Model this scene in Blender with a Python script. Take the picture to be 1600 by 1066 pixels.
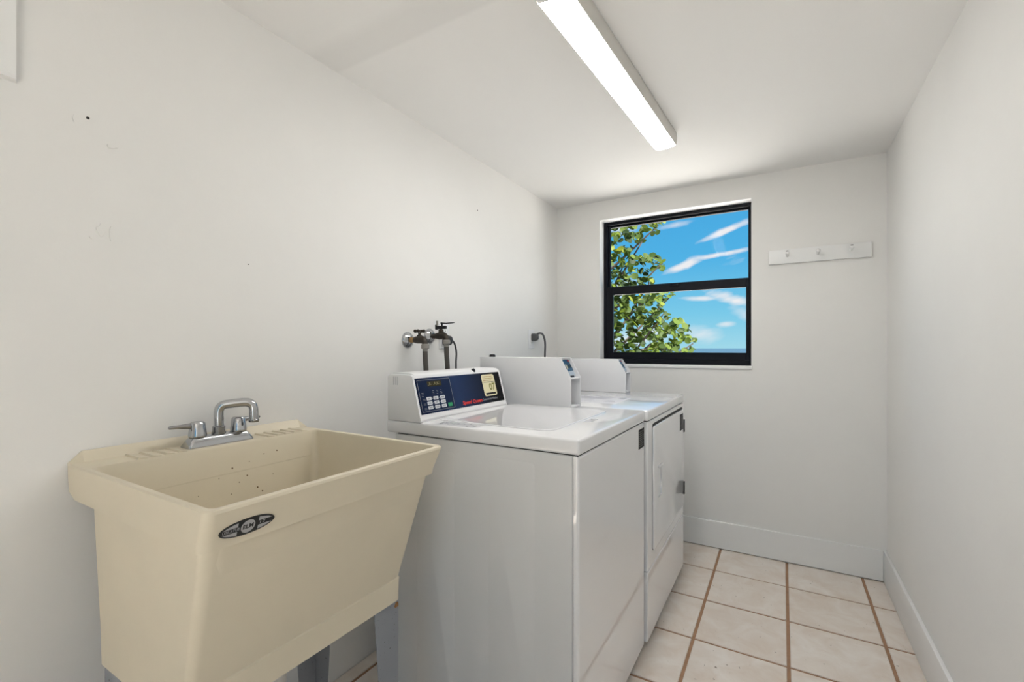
import bpy, bmesh, math, random
from mathutils import Vector, Matrix, noise
R = math.radians
for o in list(bpy.data.objects): bpy.data.objects.remove(o)
sc = bpy.context.scene
C = sc.collection
random.seed(7)

# ------------------------------------------------------------------ camera
CAMZ = 1.15
cd = bpy.data.cameras.new('camera'); cam = bpy.data.objects.new('camera', cd); C.objects.link(cam)
cd.sensor_width = 36; cd.lens = 715.5*36/1600; cd.shift_y = 11.4/1600
cd.clip_start = .02; cd.clip_end = 60000
cam.location = (0, 0, CAMZ); TH = math.atan(422.7/715.5)
cam.rotation_euler = (R(90), 0, TH)
sc.camera = cam

# ------------------------------------------------------------------ view / exposure
vs = sc.view_settings
vs.view_transform = 'Standard'; vs.look = 'None'; vs.gamma = 1; vs.use_curve_mapping = False
vs.exposure = 0.97
LENS_EMIT = 14.5

# ------------------------------------------------------------------ world: blue sky with wispy clouds
def world():
    w = bpy.data.worlds.new('sky'); sc.world = w; w.use_nodes = True
    nt = w.node_tree; nt.nodes.clear()
    N = nt.nodes.new; L = nt.links.new
    def m(op, a, b=None, c=None, clamp=False):
        n = N('ShaderNodeMath'); n.operation = op; n.use_clamp = clamp
        for i, v in enumerate((a, b, c)):
            if v is None: continue
            if isinstance(v, (int, float)): n.inputs[i].default_value = v
            else: L(v, n.inputs[i])
        return n.outputs[0]
    tc = N('ShaderNodeTexCoord'); sp = N('ShaderNodeSeparateXYZ'); L(tc.outputs['Generated'], sp.inputs[0])
    x, y, z = sp.outputs
    el = m('ARCSINE', z); az = m('ARCTAN2', x, y)
    ramp = N('ShaderNodeValToRGB'); L(m('MULTIPLY_ADD', z, 1.0, 0.1, True), ramp.inputs[0])
    cr = ramp.color_ramp
    cr.elements[0].position = .0; cr.elements[0].color = (.30, .60, .74, 1)
    cr.elements[1].position = .10; cr.elements[1].color = (.36, .70, .83, 1)
    for p, c in ((.17, (.20, .60, .83, 1)), (.28, (.085, .455, .80, 1)), (.45, (.055, .37, .75, 1)), (.9, (.04, .27, .64, 1))):
        e = cr.elements.new(p); e.color = c
    # noise in azimuth / elevation space, streaks rising to the right
    cmb = N('ShaderNodeCombineXYZ')
    L(m('ADD', m('MULTIPLY', az, 6), m('MULTIPLY', el, 1.5)), cmb.inputs[0])
    L(m('ADD', m('MULTIPLY', el, 16), m('MULTIPLY', az, -5.0)), cmb.inputs[1])
    nz = N('ShaderNodeTexNoise'); nz.inputs['Scale'].default_value = 2.2; nz.inputs['Detail'].default_value = 7; nz.inputs['Roughness'].default_value = .58
    L(cmb.outputs[0], nz.inputs['Vector'])
    nf = nz.outputs[0]
    nz2 = N('ShaderNodeTexNoise'); nz2.inputs['Scale'].default_value = .55; nz2.inputs['Detail'].default_value = 5
    L(cmb.outputs[0], nz2.inputs['Vector'])
    general = m('MULTIPLY', m('SUBTRACT', m('ADD', nz2.outputs[0], m('MULTIPLY', nf, .3)), .74), 3.0, None, True)
    tot = general
    # the separate wisps of cloud: az, el, half length, half width, tilt, strength
    for a0, e0, sx, sy, t, k in WISPS:
        ca, sa = math.cos(t), math.sin(t)
        da = m('SUBTRACT', az, a0); de = m('SUBTRACT', el, e0)
        u = m('MULTIPLY', m('ADD', m('MULTIPLY', da, ca), m('MULTIPLY', de, sa)), 1/sx)
        v = m('MULTIPLY', m('SUBTRACT', m('MULTIPLY', de, ca), m('MULTIPLY', da, sa)), 1/sy)
        r2 = m('ADD', m('MULTIPLY', u, u), m('MULTIPLY', v, v))
        g = m('POWER', 2.718, m('MULTIPLY', r2, -1.0))
        g = m('MULTIPLY', m('SUBTRACT', m('ADD', g, m('MULTIPLY', m('SUBTRACT', nf, .5), 1.5)), .30), 1.6*k, None, True)
        gate = m('MULTIPLY', m('POWER', 2.718, m('MULTIPLY', r2, -.45)), 1.8, None, True)
        tot = m('MAXIMUM', tot, m('MULTIPLY', g, gate))
    mix = N('ShaderNodeMix'); mix.data_type = 'RGBA'
    L(m('MULTIPLY', tot, .92), mix.inputs[0]); L(ramp.outputs[0], mix.inputs[6]); mix.inputs[7].default_value = (.93, .90, .90, 1)
    bg = N('ShaderNodeBackground'); L(mix.outputs[2], bg.inputs[0]); bg.inputs[1].default_value = .50
    out = N('ShaderNodeOutputWorld'); L(bg.outputs[0], out.inputs[0])
def px_dir(px, py):
    f = Vector((-math.sin(TH), math.cos(TH), 0)); r = Vector((math.cos(TH), math.sin(TH), 0))
    d = (f*715.5 + r*(px-800) + Vector((0, 0, 544.4-py))).normalized()
    return d
def azel(px, py):
    d = px_dir(px, py); return math.atan2(d.x, d.y), math.asin(d.z)
def wisp(x0, y0, x1, y1, w, k=1.0):
    a, b = azel(x0, y0), azel(x1, y1)
    l = math.hypot(b[0]-a[0], b[1]-a[1])
    return ((a[0]+b[0])/2, (a[1]+b[1])/2, l*.5, w/715.5*.8, math.atan2(b[1]-a[1], b[0]-a[0]), k)
WISPS = [wisp(1088, 380, 1185, 340, 6), wisp(1036, 428, 1100, 402, 8), wisp(1070, 408, 1185, 386, 5, .9), wisp(1060, 417, 1085, 411, 8),
         wisp(1028, 358, 1080, 346, 6, .55), wisp(1060, 467, 1130, 466, 6, .9), wisp(1100, 458, 1180, 475, 11, .9), wisp(1120, 508, 1150, 505, 5, .6),
         wisp(1140, 480, 1190, 500, 12, .5), wisp(1060, 520, 1130, 528, 16, .55), wisp(930, 360, 1005, 345, 16, .9), wisp(930, 470, 1000, 440, 18, .8), wisp(940, 535, 1060, 515, 20, .8)]
world()
sd = bpy.data.lights.new('sun', 'SUN'); sd.energy = 14.5; sd.angle = R(.6); sd.color = (1, .965, .91)
sun = bpy.data.objects.new('sun', sd); C.objects.link(sun)
sun.rotation_euler = Vector((.62, -.24, .78)).to_track_quat('Z', 'Y').to_euler()

# ------------------------------------------------------------------ materials
MATS = {}
def mat(name, col, rough=.5, metal=0, coat=0, bump=0, bscale=200, var=0, vscale=6, spec=.5, fn=None):
    if name in MATS: return MATS[name]
    mt = bpy.data.materials.new(name); mt.use_nodes = True; nt = mt.node_tree
    b = nt.nodes['Principled BSDF']; N = nt.nodes.new; L = nt.links.new
    b.inputs['Base Color'].default_value = (*col, 1); b.inputs['Roughness'].default_value = rough; b.inputs['Metallic'].default_value = metal
    b.inputs['Specular IOR Level'].default_value = spec
    if coat: b.inputs['Coat Weight'].default_value = coat; b.inputs['Coat Roughness'].default_value = .03; b.inputs['Coat IOR'].default_value = 1.75
    tc = N('ShaderNodeTexCoord')
    if bump:
        nz = N('ShaderNodeTexNoise'); nz.inputs['Scale'].default_value = bscale; nz.inputs['Detail'].default_value = 3
        L(tc.outputs['Object'], nz.inputs['Vector'])
        bp = N('ShaderNodeBump'); bp.inputs['Strength'].default_value = bump; bp.inputs['Distance'].default_value = .002
        L(nz.outputs[0], bp.inputs['Height']); L(bp.outputs[0], b.inputs['Normal'])
    if var:
        nz = N('ShaderNodeTexNoise'); nz.inputs['Scale'].default_value = vscale; nz.inputs['Detail'].default_value = 6; nz.inputs['Roughness'].default_value = .6
        L(tc.outputs['Object'], nz.inputs['Vector'])
        rp = N('ShaderNodeMapRange'); rp.inputs[1].default_value = .3; rp.inputs[2].default_value = .7; rp.inputs[3].default_value = 1-var; rp.inputs[4].default_value = 1+var
        L(nz.outputs[0], rp.inputs[0])
        mx = N('ShaderNodeVectorMath'); mx.operation = 'SCALE'; mx.inputs[0].default_value = col
        L(rp.outputs[0], mx.inputs['Scale']); L(mx.outputs[0], b.inputs['Base Color'])
    if fn: fn(nt, b, tc)
    MATS[name] = mt
    return mt
def spots(col, scol, scale, thr, stretch=(1, 1, 1)):
    def fn(nt, b, tc):
        N = nt.nodes.new; L = nt.links.new
        mp = N('ShaderNodeMapping'); mp.inputs['Scale'].default_value = stretch; L(tc.outputs['Object'], mp.inputs[0])
        nz = N('ShaderNodeTexNoise'); nz.inputs['Scale'].default_value = scale; nz.inputs['Detail'].default_value = 4; L(mp.outputs[0], nz.inputs['Vector'])
        rp = N('ShaderNodeMapRange'); rp.inputs[1].default_value = thr; rp.inputs[2].default_value = thr+.06; L(nz.outputs[0], rp.inputs[0])
        mx = N('ShaderNodeMix'); mx.data_type = 'RGBA'; L(rp.outputs[0], mx.inputs[0]); mx.inputs[6].default_value = (*col, 1); mx.inputs[7].default_value = (*scol, 1)
        L(mx.outputs[2], b.inputs['Base Color'])
    return fn
def tilefn(nt, b, tc):
    N = nt.nodes.new; L = nt.links.new
    oi = N('ShaderNodeObjectInfo'); ad = N('ShaderNodeVectorMath'); ad.operation = 'ADD'
    cm = N('ShaderNodeCombineXYZ'); mu = N('ShaderNodeMath'); mu.operation = 'MULTIPLY'; mu.inputs[1].default_value = 50; L(oi.outputs['Random'], mu.inputs[0]); L(mu.outputs[0], cm.inputs[2])
    L(tc.outputs['Object'], ad.inputs[0]); L(cm.outputs[0], ad.inputs[1])
    nz = N('ShaderNodeTexNoise'); nz.inputs['Scale'].default_value = 9; nz.inputs['Detail'].default_value = 8; nz.inputs['Roughness'].default_value = .62; nz.inputs['Distortion'].default_value = .6; L(ad.outputs[0], nz.inputs['Vector'])
    rp = N('ShaderNodeValToRGB'); L(nz.outputs[0], rp.inputs[0]); e = rp.color_ramp.elements
    e[0].position = .30; e[0].color = (.77, .665, .57, 1); e[1].position = .68; e[1].color = (.89, .83, .765, 1)
    n2 = N('ShaderNodeTexNoise'); n2.inputs['Scale'].default_value = 70; n2.inputs['Detail'].default_value = 2; L(ad.outputs[0], n2.inputs['Vector'])
    m2 = N('ShaderNodeMapRange'); m2.inputs[1].default_value = .735; m2.inputs[2].default_value = .76; L(n2.outputs[0], m2.inputs[0])
    mx = N('ShaderNodeMix'); mx.data_type = 'RGBA'; L(m2.outputs[0], mx.inputs[0]); L(rp.outputs[0], mx.inputs[6]); mx.inputs[7].default_value = (.30, .24, .19, 1)
    L(mx.outputs[2], b.inputs['Base Color'])
def emit(name, col, s):
    mt = bpy.data.materials.new(name); mt.use_nodes = True; b = mt.node_tree.nodes['Principled BSDF']
    b.inputs['Base Color'].default_value = (*col, 1); b.inputs['Emission Color'].default_value = (*col, 1); b.inputs['Emission Strength'].default_value = s
    MATS[name] = mt; return mt
def glassmat():
    mt = bpy.data.materials.new('glass'); mt.use_nodes = True; nt = mt.node_tree; nt.nodes.clear(); N = nt.nodes.new; L = nt.links.new
    t = N('ShaderNodeBsdfTransparent'); g = N('ShaderNodeBsdfGlossy'); g.inputs['Roughness'].default_value = .02; fr = N('ShaderNodeFresnel'); fr.inputs[0].default_value = 1.07
    mx = N('ShaderNodeMixShader'); L(fr.outputs[0], mx.inputs[0]); L(t.outputs[0], mx.inputs[1]); L(g.outputs[0], mx.inputs[2])
    o = N('ShaderNodeOutputMaterial'); L(mx.outputs[0], o.inputs[0]); return mt
def leafmat(name, col):
    mt = bpy.data.materials.new(name); mt.use_nodes = True; nt = mt.node_tree; b = nt.nodes['Principled BSDF']; N = nt.nodes.new; L = nt.links.new
    b.inputs['Base Color'].default_value = (*col, 1); b.inputs['Roughness'].default_value = .6; b.inputs['Specular IOR Level'].default_value = .15
    tr = N('ShaderNodeBsdfTranslucent'); tr.inputs[0].default_value = (col[0]*1.5, col[1]*1.35, col[2]*.7, 1)
    mx = N('ShaderNodeMixShader'); mx.inputs[0].default_value = .4; L(b.outputs[0], mx.inputs[1]); L(tr.outputs[0], mx.inputs[2])
    L(mx.outputs[0], nt.nodes['Material Output'].inputs[0]); return mt

M_wall = mat('wall_paint', (.885, .874, .850), .6, bump=.10, bscale=90, var=.012, vscale=3, spec=.3)
def ceilfn(nt, b, tc):   # a slightly darker strip running across the ceiling
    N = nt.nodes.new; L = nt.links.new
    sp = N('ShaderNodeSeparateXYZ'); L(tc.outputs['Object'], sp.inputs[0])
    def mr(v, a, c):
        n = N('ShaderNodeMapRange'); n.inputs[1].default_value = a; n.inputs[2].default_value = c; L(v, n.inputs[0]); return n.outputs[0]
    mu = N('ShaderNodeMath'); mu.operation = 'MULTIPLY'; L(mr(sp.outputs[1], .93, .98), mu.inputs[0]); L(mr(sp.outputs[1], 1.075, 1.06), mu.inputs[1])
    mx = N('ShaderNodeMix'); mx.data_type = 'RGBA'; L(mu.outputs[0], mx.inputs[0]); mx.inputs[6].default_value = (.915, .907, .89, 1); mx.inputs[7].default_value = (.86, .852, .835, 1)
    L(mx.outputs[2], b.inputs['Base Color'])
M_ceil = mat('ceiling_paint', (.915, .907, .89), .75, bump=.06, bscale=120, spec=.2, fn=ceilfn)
M_trim = mat('trim_white', (.90, .90, .89), .35, bump=.02, bscale=40)
M_white = mat('gloss_white_paint', (.93, .93, .925), .4)
M_grout = mat('grout', (.40, .235, .14), .85, bump=.3, bscale=300, var=.12, vscale=30)
M_tile = mat('ceramic_tile', (.7, .6, .52), .30, fn=tilefn, spec=.45)
M_enamel = mat('white_enamel', (.90, .90, .915), .3, coat=1)
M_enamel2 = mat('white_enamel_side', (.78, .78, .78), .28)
M_gap = mat('dark_gap', (.05, .05, .05), .8)
M_plast = mat('white_plastic', (.84, .84, .85), .38)
M_box = mat('grey_white_powdercoat', (.76, .76, .775), .42, bump=.05, bscale=500)
M_black = mat('black_plastic', (.010, .010, .012), .45, spec=.25)
M_frame = mat('black_aluminium', (.004, .005, .009), .4, spec=.18, bump=.05, bscale=60)
M_glass = glassmat()
M_tub = mat('cream_polymer', (.77, .69, .535), .42, bump=.03, bscale=60, var=.02, vscale=8)
M_stain = mat('brown_speck', (.20, .13, .06), .8)
M_galv = mat('galvanised_steel', (.3, .31, .33), .55, fn=spots((.27, .285, .315), (.09, .085, .085), 150, .66))
M_rust = mat('rust', (.30, .14, .05), .9, var=.3, vscale=80)
M_chrome = mat('chrome', (.50, .51, .53), .14, metal=1)
M_chromed = mat('worn_chrome', (.36, .36, .37), .25, metal=1)
M_brass = mat('tarnished_brass', (.055, .046, .038), .45, metal=.7, var=.35, vscale=60)
M_brass2 = mat('bare_brass', (.42, .27, .12), .4, metal=.8)
M_nut = mat('grey_coupling', (.30, .285, .26), .5, metal=.4)
M_hose = mat('braided_hose', (.10, .09, .08), .55, metal=.3, bump=.8, bscale=600)
M_pvc = mat('white_pvc', (.78, .77, .74), .35)
M_badge = mat('badge_black', (.012, .012, .012), .35)
M_silver = mat('badge_silver', (.46, .46, .47), .35, metal=.3)
def panelfn(nt, b, tc):
    N = nt.nodes.new; L = nt.links.new
    sp = N('ShaderNodeSeparateXYZ'); L(tc.outputs['Object'], sp.inputs[0])
    mr = N('ShaderNodeMapRange'); mr.inputs[1].default_value = -.30; mr.inputs[2].default_value = .10; L(sp.outputs[1], mr.inputs[0])
    rp = N('ShaderNodeValToRGB'); L(mr.outputs[0], rp.inputs[0]); e = rp.color_ramp.elements
    e[0].position = 0; e[0].color = (.006, .012, .04, 1); e[1].position = 1; e[1].color = (.003, .003, .004, 1)
    k = e.new(.45) if hasattr(e, 'new') else None
    k.color = (.016, .035, .10, 1)
    L(rp.outputs[0], b.inputs['Base Color'])
M_panel = mat('navy_print', (.01, .015, .05), .3, spec=.12, fn=panelfn)
M_navy = mat('navy_overlay', (.008, .018, .055), .35, spec=.12)
M_lcd = mat('display_glass', (.035, .030, .010), .2)
M_lcdon = mat('display_segments', (.20, .17, .06), .3)
M_key = mat('key_white', (.74, .76, .80), .4)
M_keyt = mat('key_print', (.06, .07, .10), .5)
M_green = mat('start_green', (.02, .30, .12), .4)
M_red = mat('red_print', (.75, .03, .015), .4)
M_grey = mat('grey_print', (.34, .35, .37), .5)
M_lgrey = mat('pale_grey_print', (.50, .50, .54), .4)
M_cream = mat('sticker_cream', (.76, .70, .46), .5)
M_olive = mat('sticker_olive_print', (.20, .20, .03), .5)
M_coin = mat('coin_acceptor_blue', (.02, .055, .10), .3, coat=.3)
M_coin2 = mat('coin_acceptor_grey', (.42, .47, .52), .35)
M_plate = mat('rating_plate', (.016, .016, .016), .6, spec=.15)
M_platet = mat('plate_print', (.12, .12, .12), .6)
M_cord = mat('black_cord', (.03, .03, .032), .45)
M_gcord = mat('grey_cord', (.12, .12, .125), .45)
M_bark = mat('bark', (.045, .035, .028), .9, var=.3, vscale=10)
M_sea = mat('sea', (.011, .039, .064), .6, var=.08, vscale=.01)
M_sand = mat('sand', (.68, .655, .61), .9, var=.1, vscale=.3)
M_screw = mat('screw_black', (.015, .013, .012), .5)
M_lens = emit('lit_diffuser', (1.0, .99, .965), LENS_EMIT)
M_pan = mat('fixture_steel', (.66, .64, .60), .45)

# ------------------------------------------------------------------ mesh helpers
def org(o):
    v = Vector((0, 0, 0))
    while o is not None: v += Vector(o.location); o = o.parent
    return v
def mk(name, bm, m, parent=None, smooth=True, ang=40, wn=False):
    """link a bmesh given in world coordinates as one mesh object under parent"""
    if parent is not None: bmesh.ops.translate(bm, verts=bm.verts, vec=-org(parent))
    bmesh.ops.recalc_face_normals(bm, faces=bm.faces)
    me = bpy.data.meshes.new(name); bm.to_mesh(me); bm.free()
    ms = m if isinstance(m, (list, tuple)) else [m]
    for q in ms: me.materials.append(q)
    if smooth:
        me.shade_smooth(); me.set_sharp_from_angle(angle=R(ang))
    o = bpy.data.objects.new(name, me); C.objects.link(o); o.parent = parent
    if wn:
        w = o.modifiers.new('wn', 'WEIGHTED_NORMAL'); w.keep_sharp = True
    return o
def thing(name, label, cat, loc, group=None):
    o = bpy.data.objects.new(name, None); C.objects.link(o); o.location = loc; o.empty_display_size = .05
    return tag(o, label, cat, group)
def tag(o, label=None, cat=None, group=None, kind=None):
    for k, v in (('label', label), ('category', cat), ('group', group), ('kind', kind)):
        if v: o[k] = v
    return o
def box(x0, x1, y0, y1, z0, z1, bev=0, seg=2, bm=None, edges=None):
    t = bmesh.new(); bmesh.ops.create_cube(t, size=1)
    for v in t.verts:
        v.co = Vector((x0+(v.co.x+.5)*(x1-x0), y0+(v.co.y+.5)*(y1-y0), z0+(v.co.z+.5)*(z1-z0)))
    if bev:
        es = [e for e in t.edges if edges is None or edges(e)]
        bmesh.ops.bevel(t, geom=es, offset=bev, segments=seg, affect='EDGES', profile=.5)
    return join(bm, t)
def join(bm, t):
    if bm is None: return t
    me = bpy.data.meshes.new('tmp'); t.to_mesh(me); t.free(); bm.from_mesh(me); bpy.data.meshes.remove(me); return bm
def prism(pts, a, b, axis='y', bm=None, bev=0, seg=2):
    """polygon pts extruded from a to b along an axis: 'y' -> pts are (x,z), 'x' -> (y,z), 'z' -> (x,y)"""
    t = bmesh.new()
    f = {'y': lambda p, c: (p[0], c, p[1]), 'x': lambda p, c: (c, p[0], p[1]), 'z': lambda p, c: (p[0], p[1], c)}[axis]
    A = [t.verts.new(f(p, a)) for p in pts]; B = [t.verts.new(f(p, b)) for p in pts]
    t.faces.new(A); t.faces.new(B[::-1]); n = len(pts)
    for i in range(n): t.faces.new((A[i], B[i], B[(i+1) % n], A[(i+1) % n]))
    bmesh.ops.recalc_face_normals(t, faces=t.faces)
    if bev: bmesh.ops.bevel(t, geom=t.edges[:], offset=bev, segments=seg, affect='EDGES', profile=.5)
    return join(bm, t)
def sweep(pts, rad, n=14, bm=None, cap=True):
    """tube through pts; rad a number or list (with equal points allowed along an axis for lathe shapes)"""
    pts = [Vector(p) for p in pts]; k = len(pts)
    rs = [rad]*k if isinstance(rad, (int, float)) else rad
    t = bmesh.new(); rings = []
    up = None
    for i, p in enumerate(pts):
        d = Vector((0, 0, 0))
        for j in range(i, 0, -1):
            if (p-pts[j-1]).length > 1e-6: d += (p-pts[j-1]).normalized(); break
        for j in range(i+1, k):
            if (pts[j]-p).length > 1e-6: d += (pts[j]-p).normalized(); break
        d.normalize()
        if up is None:
            up = Vector((0, 0, 1)) if abs(d.z) < .9 else Vector((1, 0, 0))
        s = d.cross(up).normalized(); up = s.cross(d).normalized()
        rings.append([t.verts.new(p + (s*math.cos(2*math.pi*q/n) + up*math.sin(2*math.pi*q/n))*max(rs[i], 1e-5)) for q in range(n)])
    for a, b in zip(rings, rings[1:]):
        for q in range(n): t.faces.new((a[q], a[(q+1) % n], b[(q+1) % n], b[q]))
    if cap: t.faces.new(rings[0][::-1]); t.faces.new(rings[-1])
    return join(bm, t)
def smooth_path(pts, n=8):
    """Catmull-Rom through the points"""
    P = [Vector(p) for p in pts]; P = [P[0]*2-P[1]] + P + [P[-1]*2-P[-2]]; out = []
    for i in range(1, len(P)-2):
        for j in range(n):
            t = j/n; a, b, c, d = P[i-1:i+3]
            out.append(.5*((2*b) + (c-a)*t + (2*a-5*b+4*c-d)*t*t + (3*b-a-3*c+d)*t**3))
    out.append(P[-2]); return out
def rrect(x0, x1, y0, y1, r, n=4):
    out = []
    for cx, cy, a0 in ((x1-r, y1-r, 0), (x0+r, y1-r, 90), (x0+r, y0+r, 180), (x1-r, y0+r, 270)):
        for i in range(n+1):
            a = R(a0+90*i/n); out.append((cx+r*math.cos(a), cy+r*math.sin(a)))
    return out
def loft(rings, bm=None, cap0=True, cap1=True):
    t = bmesh.new(); V = [[t.verts.new(p) for p in r] for r in rings]; n = len(V[0])
    for a, b in zip(V, V[1:]):
        for i in range(n): t.faces.new((a[i], a[(i+1) % n], b[(i+1) % n], b[i]))
    if cap0: t.faces.new(V[0][::-1])
    if cap1: t.faces.new(V[-1])
    return join(bm, t)
class Face:
    """a flat frame on a surface: origin, right, up; z is the outward normal"""
    def __init__(s, o, r, u):
        s.o = Vector(o); s.r = Vector(r).normalized(); s.u = Vector(u).normalized(); s.n = s.r.cross(s.u)
    def P(s, a, b, h=0): return s.o + s.r*a + s.u*b + s.n*h
    def slab(s, pts, h0, h1, bm=None):
        return loft([[s.P(a, b, h0) for a, b in pts], [s.P(a, b, h1) for a, b in pts]], bm)
    def rect(s, a0, a1, b0, b1, h0, h1, r=0, bm=None):
        pts = rrect(a0, a1, b0, b1, r, 3) if r else [(a0, b0), (a1, b0), (a1, b1), (a0, b1)]
        return s.slab(pts, h0, h1, bm)
    def mat(s): return Matrix(((s.r.x, s.u.x, s.n.x, s.o.x), (s.r.y, s.u.y, s.n.y, s.o.y), (s.r.z, s.u.z, s.n.z, s.o.z), (0, 0, 0, 1)))
    def text(s, body, a, b, size, h=0, align='LEFT', width=None, shear=0, bold=0, bm=None, rot=0):
        cu = bpy.data.curves.new('t', 'FONT'); cu.body = body; cu.size = size; cu.align_x = align; cu.align_y = 'CENTER'; cu.shear = shear; cu.offset = bold; cu.extrude = .00015; cu.resolution_u = 2
        ob = bpy.data.objects.new('t', cu); C.objects.link(ob)
        me = bpy.data.meshes.new_from_object(ob.evaluated_get(bpy.context.evaluated_depsgraph_get()))
        t = bmesh.new(); t.from_mesh(me); bpy.data.meshes.remove(me); bpy.data.objects.remove(ob); bpy.data.curves.remove(cu)
        xs = [v.co.x for v in t.verts]; w = max(xs)-min(xs)
        sx = width/w if width else 1
        M = s.mat() @ Matrix.Translation((a, b, h)) @ Matrix.Rotation(rot, 4, 'Z') @ Matrix.Diagonal((sx, 1, 1, 1))
        bmesh.ops.transform(t, matrix=M, verts=t.verts)
        return join(bm, t)
def boolean(o, cutter_bm):
    me = bpy.data.meshes.new('cut'); bmesh.ops.recalc_face_normals(cutter_bm, faces=cutter_bm.faces); cutter_bm.to_mesh(me); cutter_bm.free()
    c = bpy.data.objects.new('cut', me); C.objects.link(c)
    md = o.modifiers.new('b', 'BOOLEAN'); md.object = c; md.operation = 'DIFFERENCE'; md.solver = 'EXACT'
    o.parent, par = None, o.parent; loc = org(par) if par else Vector()
    o.location = loc
    bpy.context.view_layer.update()
    new = bpy.data.meshes.new_from_object(o.evaluated_get(bpy.context.evaluated_depsgraph_get()))
    old = o.data; o.modifiers.clear(); nm = old.name; o.data = new; bpy.data.meshes.remove(old); new.name = nm
    o.location = (0, 0, 0); o.parent = par
    bpy.data.objects.remove(c); bpy.data.meshes.remove(me)
    new.shade_smooth(); new.set_sharp_from_angle(angle=R(30))

# ------------------------------------------------------------------ room shell
XL, XR, YB, ZC, YF = -1.337, .441, 2.875, 2.112, -1.05
T = .14
WX0, WX1, WZ0, WZ1 = -1.034, -.146, 1.05, 1.991      # window opening
floor = tag(mk('floor', box(XL-T, XR+T, YF-T, YB+T, -.20, -.004), M_grout, smooth=False), 'beige ceramic tile floor with brown grout lines', kind='structure')
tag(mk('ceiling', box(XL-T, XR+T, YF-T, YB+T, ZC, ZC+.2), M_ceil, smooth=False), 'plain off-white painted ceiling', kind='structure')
wall_left = tag(mk('wall_left', box(XL-T, XL, YF-T, YB+T, -.004, ZC), M_wall, smooth=False), 'long off-white painted wall behind sink and washer', kind='structure')
tag(mk('wall_right', box(XR, XR+T, YF-T, YB+T, -.004, ZC), M_wall, smooth=False), 'bare off-white painted wall on the right', kind='structure')
b = box(XL, WX0, YB, YB+T, -.004, ZC); box(WX1, XR, YB, YB+T, -.004, ZC, bm=b); box(WX0, WX1, YB, YB+T, -.004, WZ0-.018, bm=b); box(WX0, WX1, YB, YB+T, WZ1, ZC, bm=b)
tag(mk('wall_back', b, M_wall, smooth=False), 'off-white painted end wall with the window', kind='structure')
b = box(XL, -.36, YF-T, YF, -.004, ZC); box(.40, XR, YF-T, YF, -.004, ZC, bm=b); box(-.36, .40, YF-T, YF, 2.03, ZC, bm=b)  # opening behind the camera, added to let outdoor fill light in
tag(mk('wall_front', b, M_wall, smooth=False), 'off-white painted wall behind the camera, doorway opening added for fill light', kind='structure')
BH = .155
tag(mk('baseboard_back', box(XL, XR-.014, YB-.014, YB, .004, BH, .002, 1), M_trim), 'tall flat white baseboard under the window wall', kind='structure')
tag(mk('baseboard_right', box(XR-.014, XR, YF, YB, .002, BH, .003, 2), M_trim), 'tall flat white baseboard along the right wall', kind='structure')

# floor tiles, one object each
TP, TX, TY, G = .3243, -.3049, 2.5784, .012
tile_mesh = {}
def tiles():
    xs = [XL] + [TX+i*TP for i in range(-3, 3)] + [XR]
    ys = [YB] + [TY-j*TP for j in range(0, 12)]
    ys = [y for y in ys if y > YF] + [YF]
    for i in range(len(xs)-1):
        for j in range(len(ys)-1):
            x0, x1 = xs[i]+(G/2 if i else .002), xs[i+1]-(G/2 if i < len(xs)-2 else .002)
            y1, y0 = ys[j]-(G/2 if j else .002), ys[j+1]+(G/2 if j < len(ys)-2 else .002)
            if x1-x0 < .01 or y1-y0 < .01: continue
            key = (round(x1-x0, 4), round(y1-y0, 4))
            cx, cy = (x0+x1)/2, (y0+y1)/2
            if key not in tile_mesh:
                w, h = key
                t = box(-w/2, w/2, -h/2, h/2, -.004, 0, .0018, 1, edges=lambda e: all(v.co.z > -.001 for v in e.verts))
                bmesh.ops.recalc_face_normals(t, faces=t.faces)
                me = bpy.data.meshes.new('tile'); t.to_mesh(me); t.free(); me.materials.append(M_tile); tile_mesh[key] = me
            o = bpy.data.objects.new('tile', tile_mesh[key]); C.objects.link(o); o.location = (cx, cy, random.uniform(-.0004, .0004)); o.parent = floor
tiles()

# small marks on the left wall: nail holes and flaked patches of filler
def disc(y, z, r, m, name, h=.0006):
    mk(name, sweep([(XL-.0002, y, z), (XL+h, y, z)], r, 10), m, wall_left)
for y, z, r in ((.399, 1.665, .0032), (1.917, 1.852, .0035), (.756, 1.394, .0016)): disc(y, z, r, M_screw, 'nail_hole')
def flake(cy, cz, w, h, seed):
    rr = random.Random(seed); n = 11
    pts = [(cy+math.cos(2*math.pi*i/n)*w*rr.uniform(.5, 1), cz+math.sin(2*math.pi*i/n)*h*rr.uniform(.5, 1)) for i in range(n)]
    mk('filler_patch', loft([[(XL-.0005, p[0], p[1]) for p in pts], [(XL+.0020, cy+(p[0]-cy)*.9, cz+(p[1]-cz)*.9) for p in pts]]), M_wall, wall_left)
for a in ((.376, 1.655, .004, .010, 1), (.441, 1.617, .012, .007, 2), (.422, 1.420, .010, .018, 3), (.440, 1.415, .005, .020, 4), (.405, 1.40, .005, .005, 5)): flake(*a)

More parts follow.
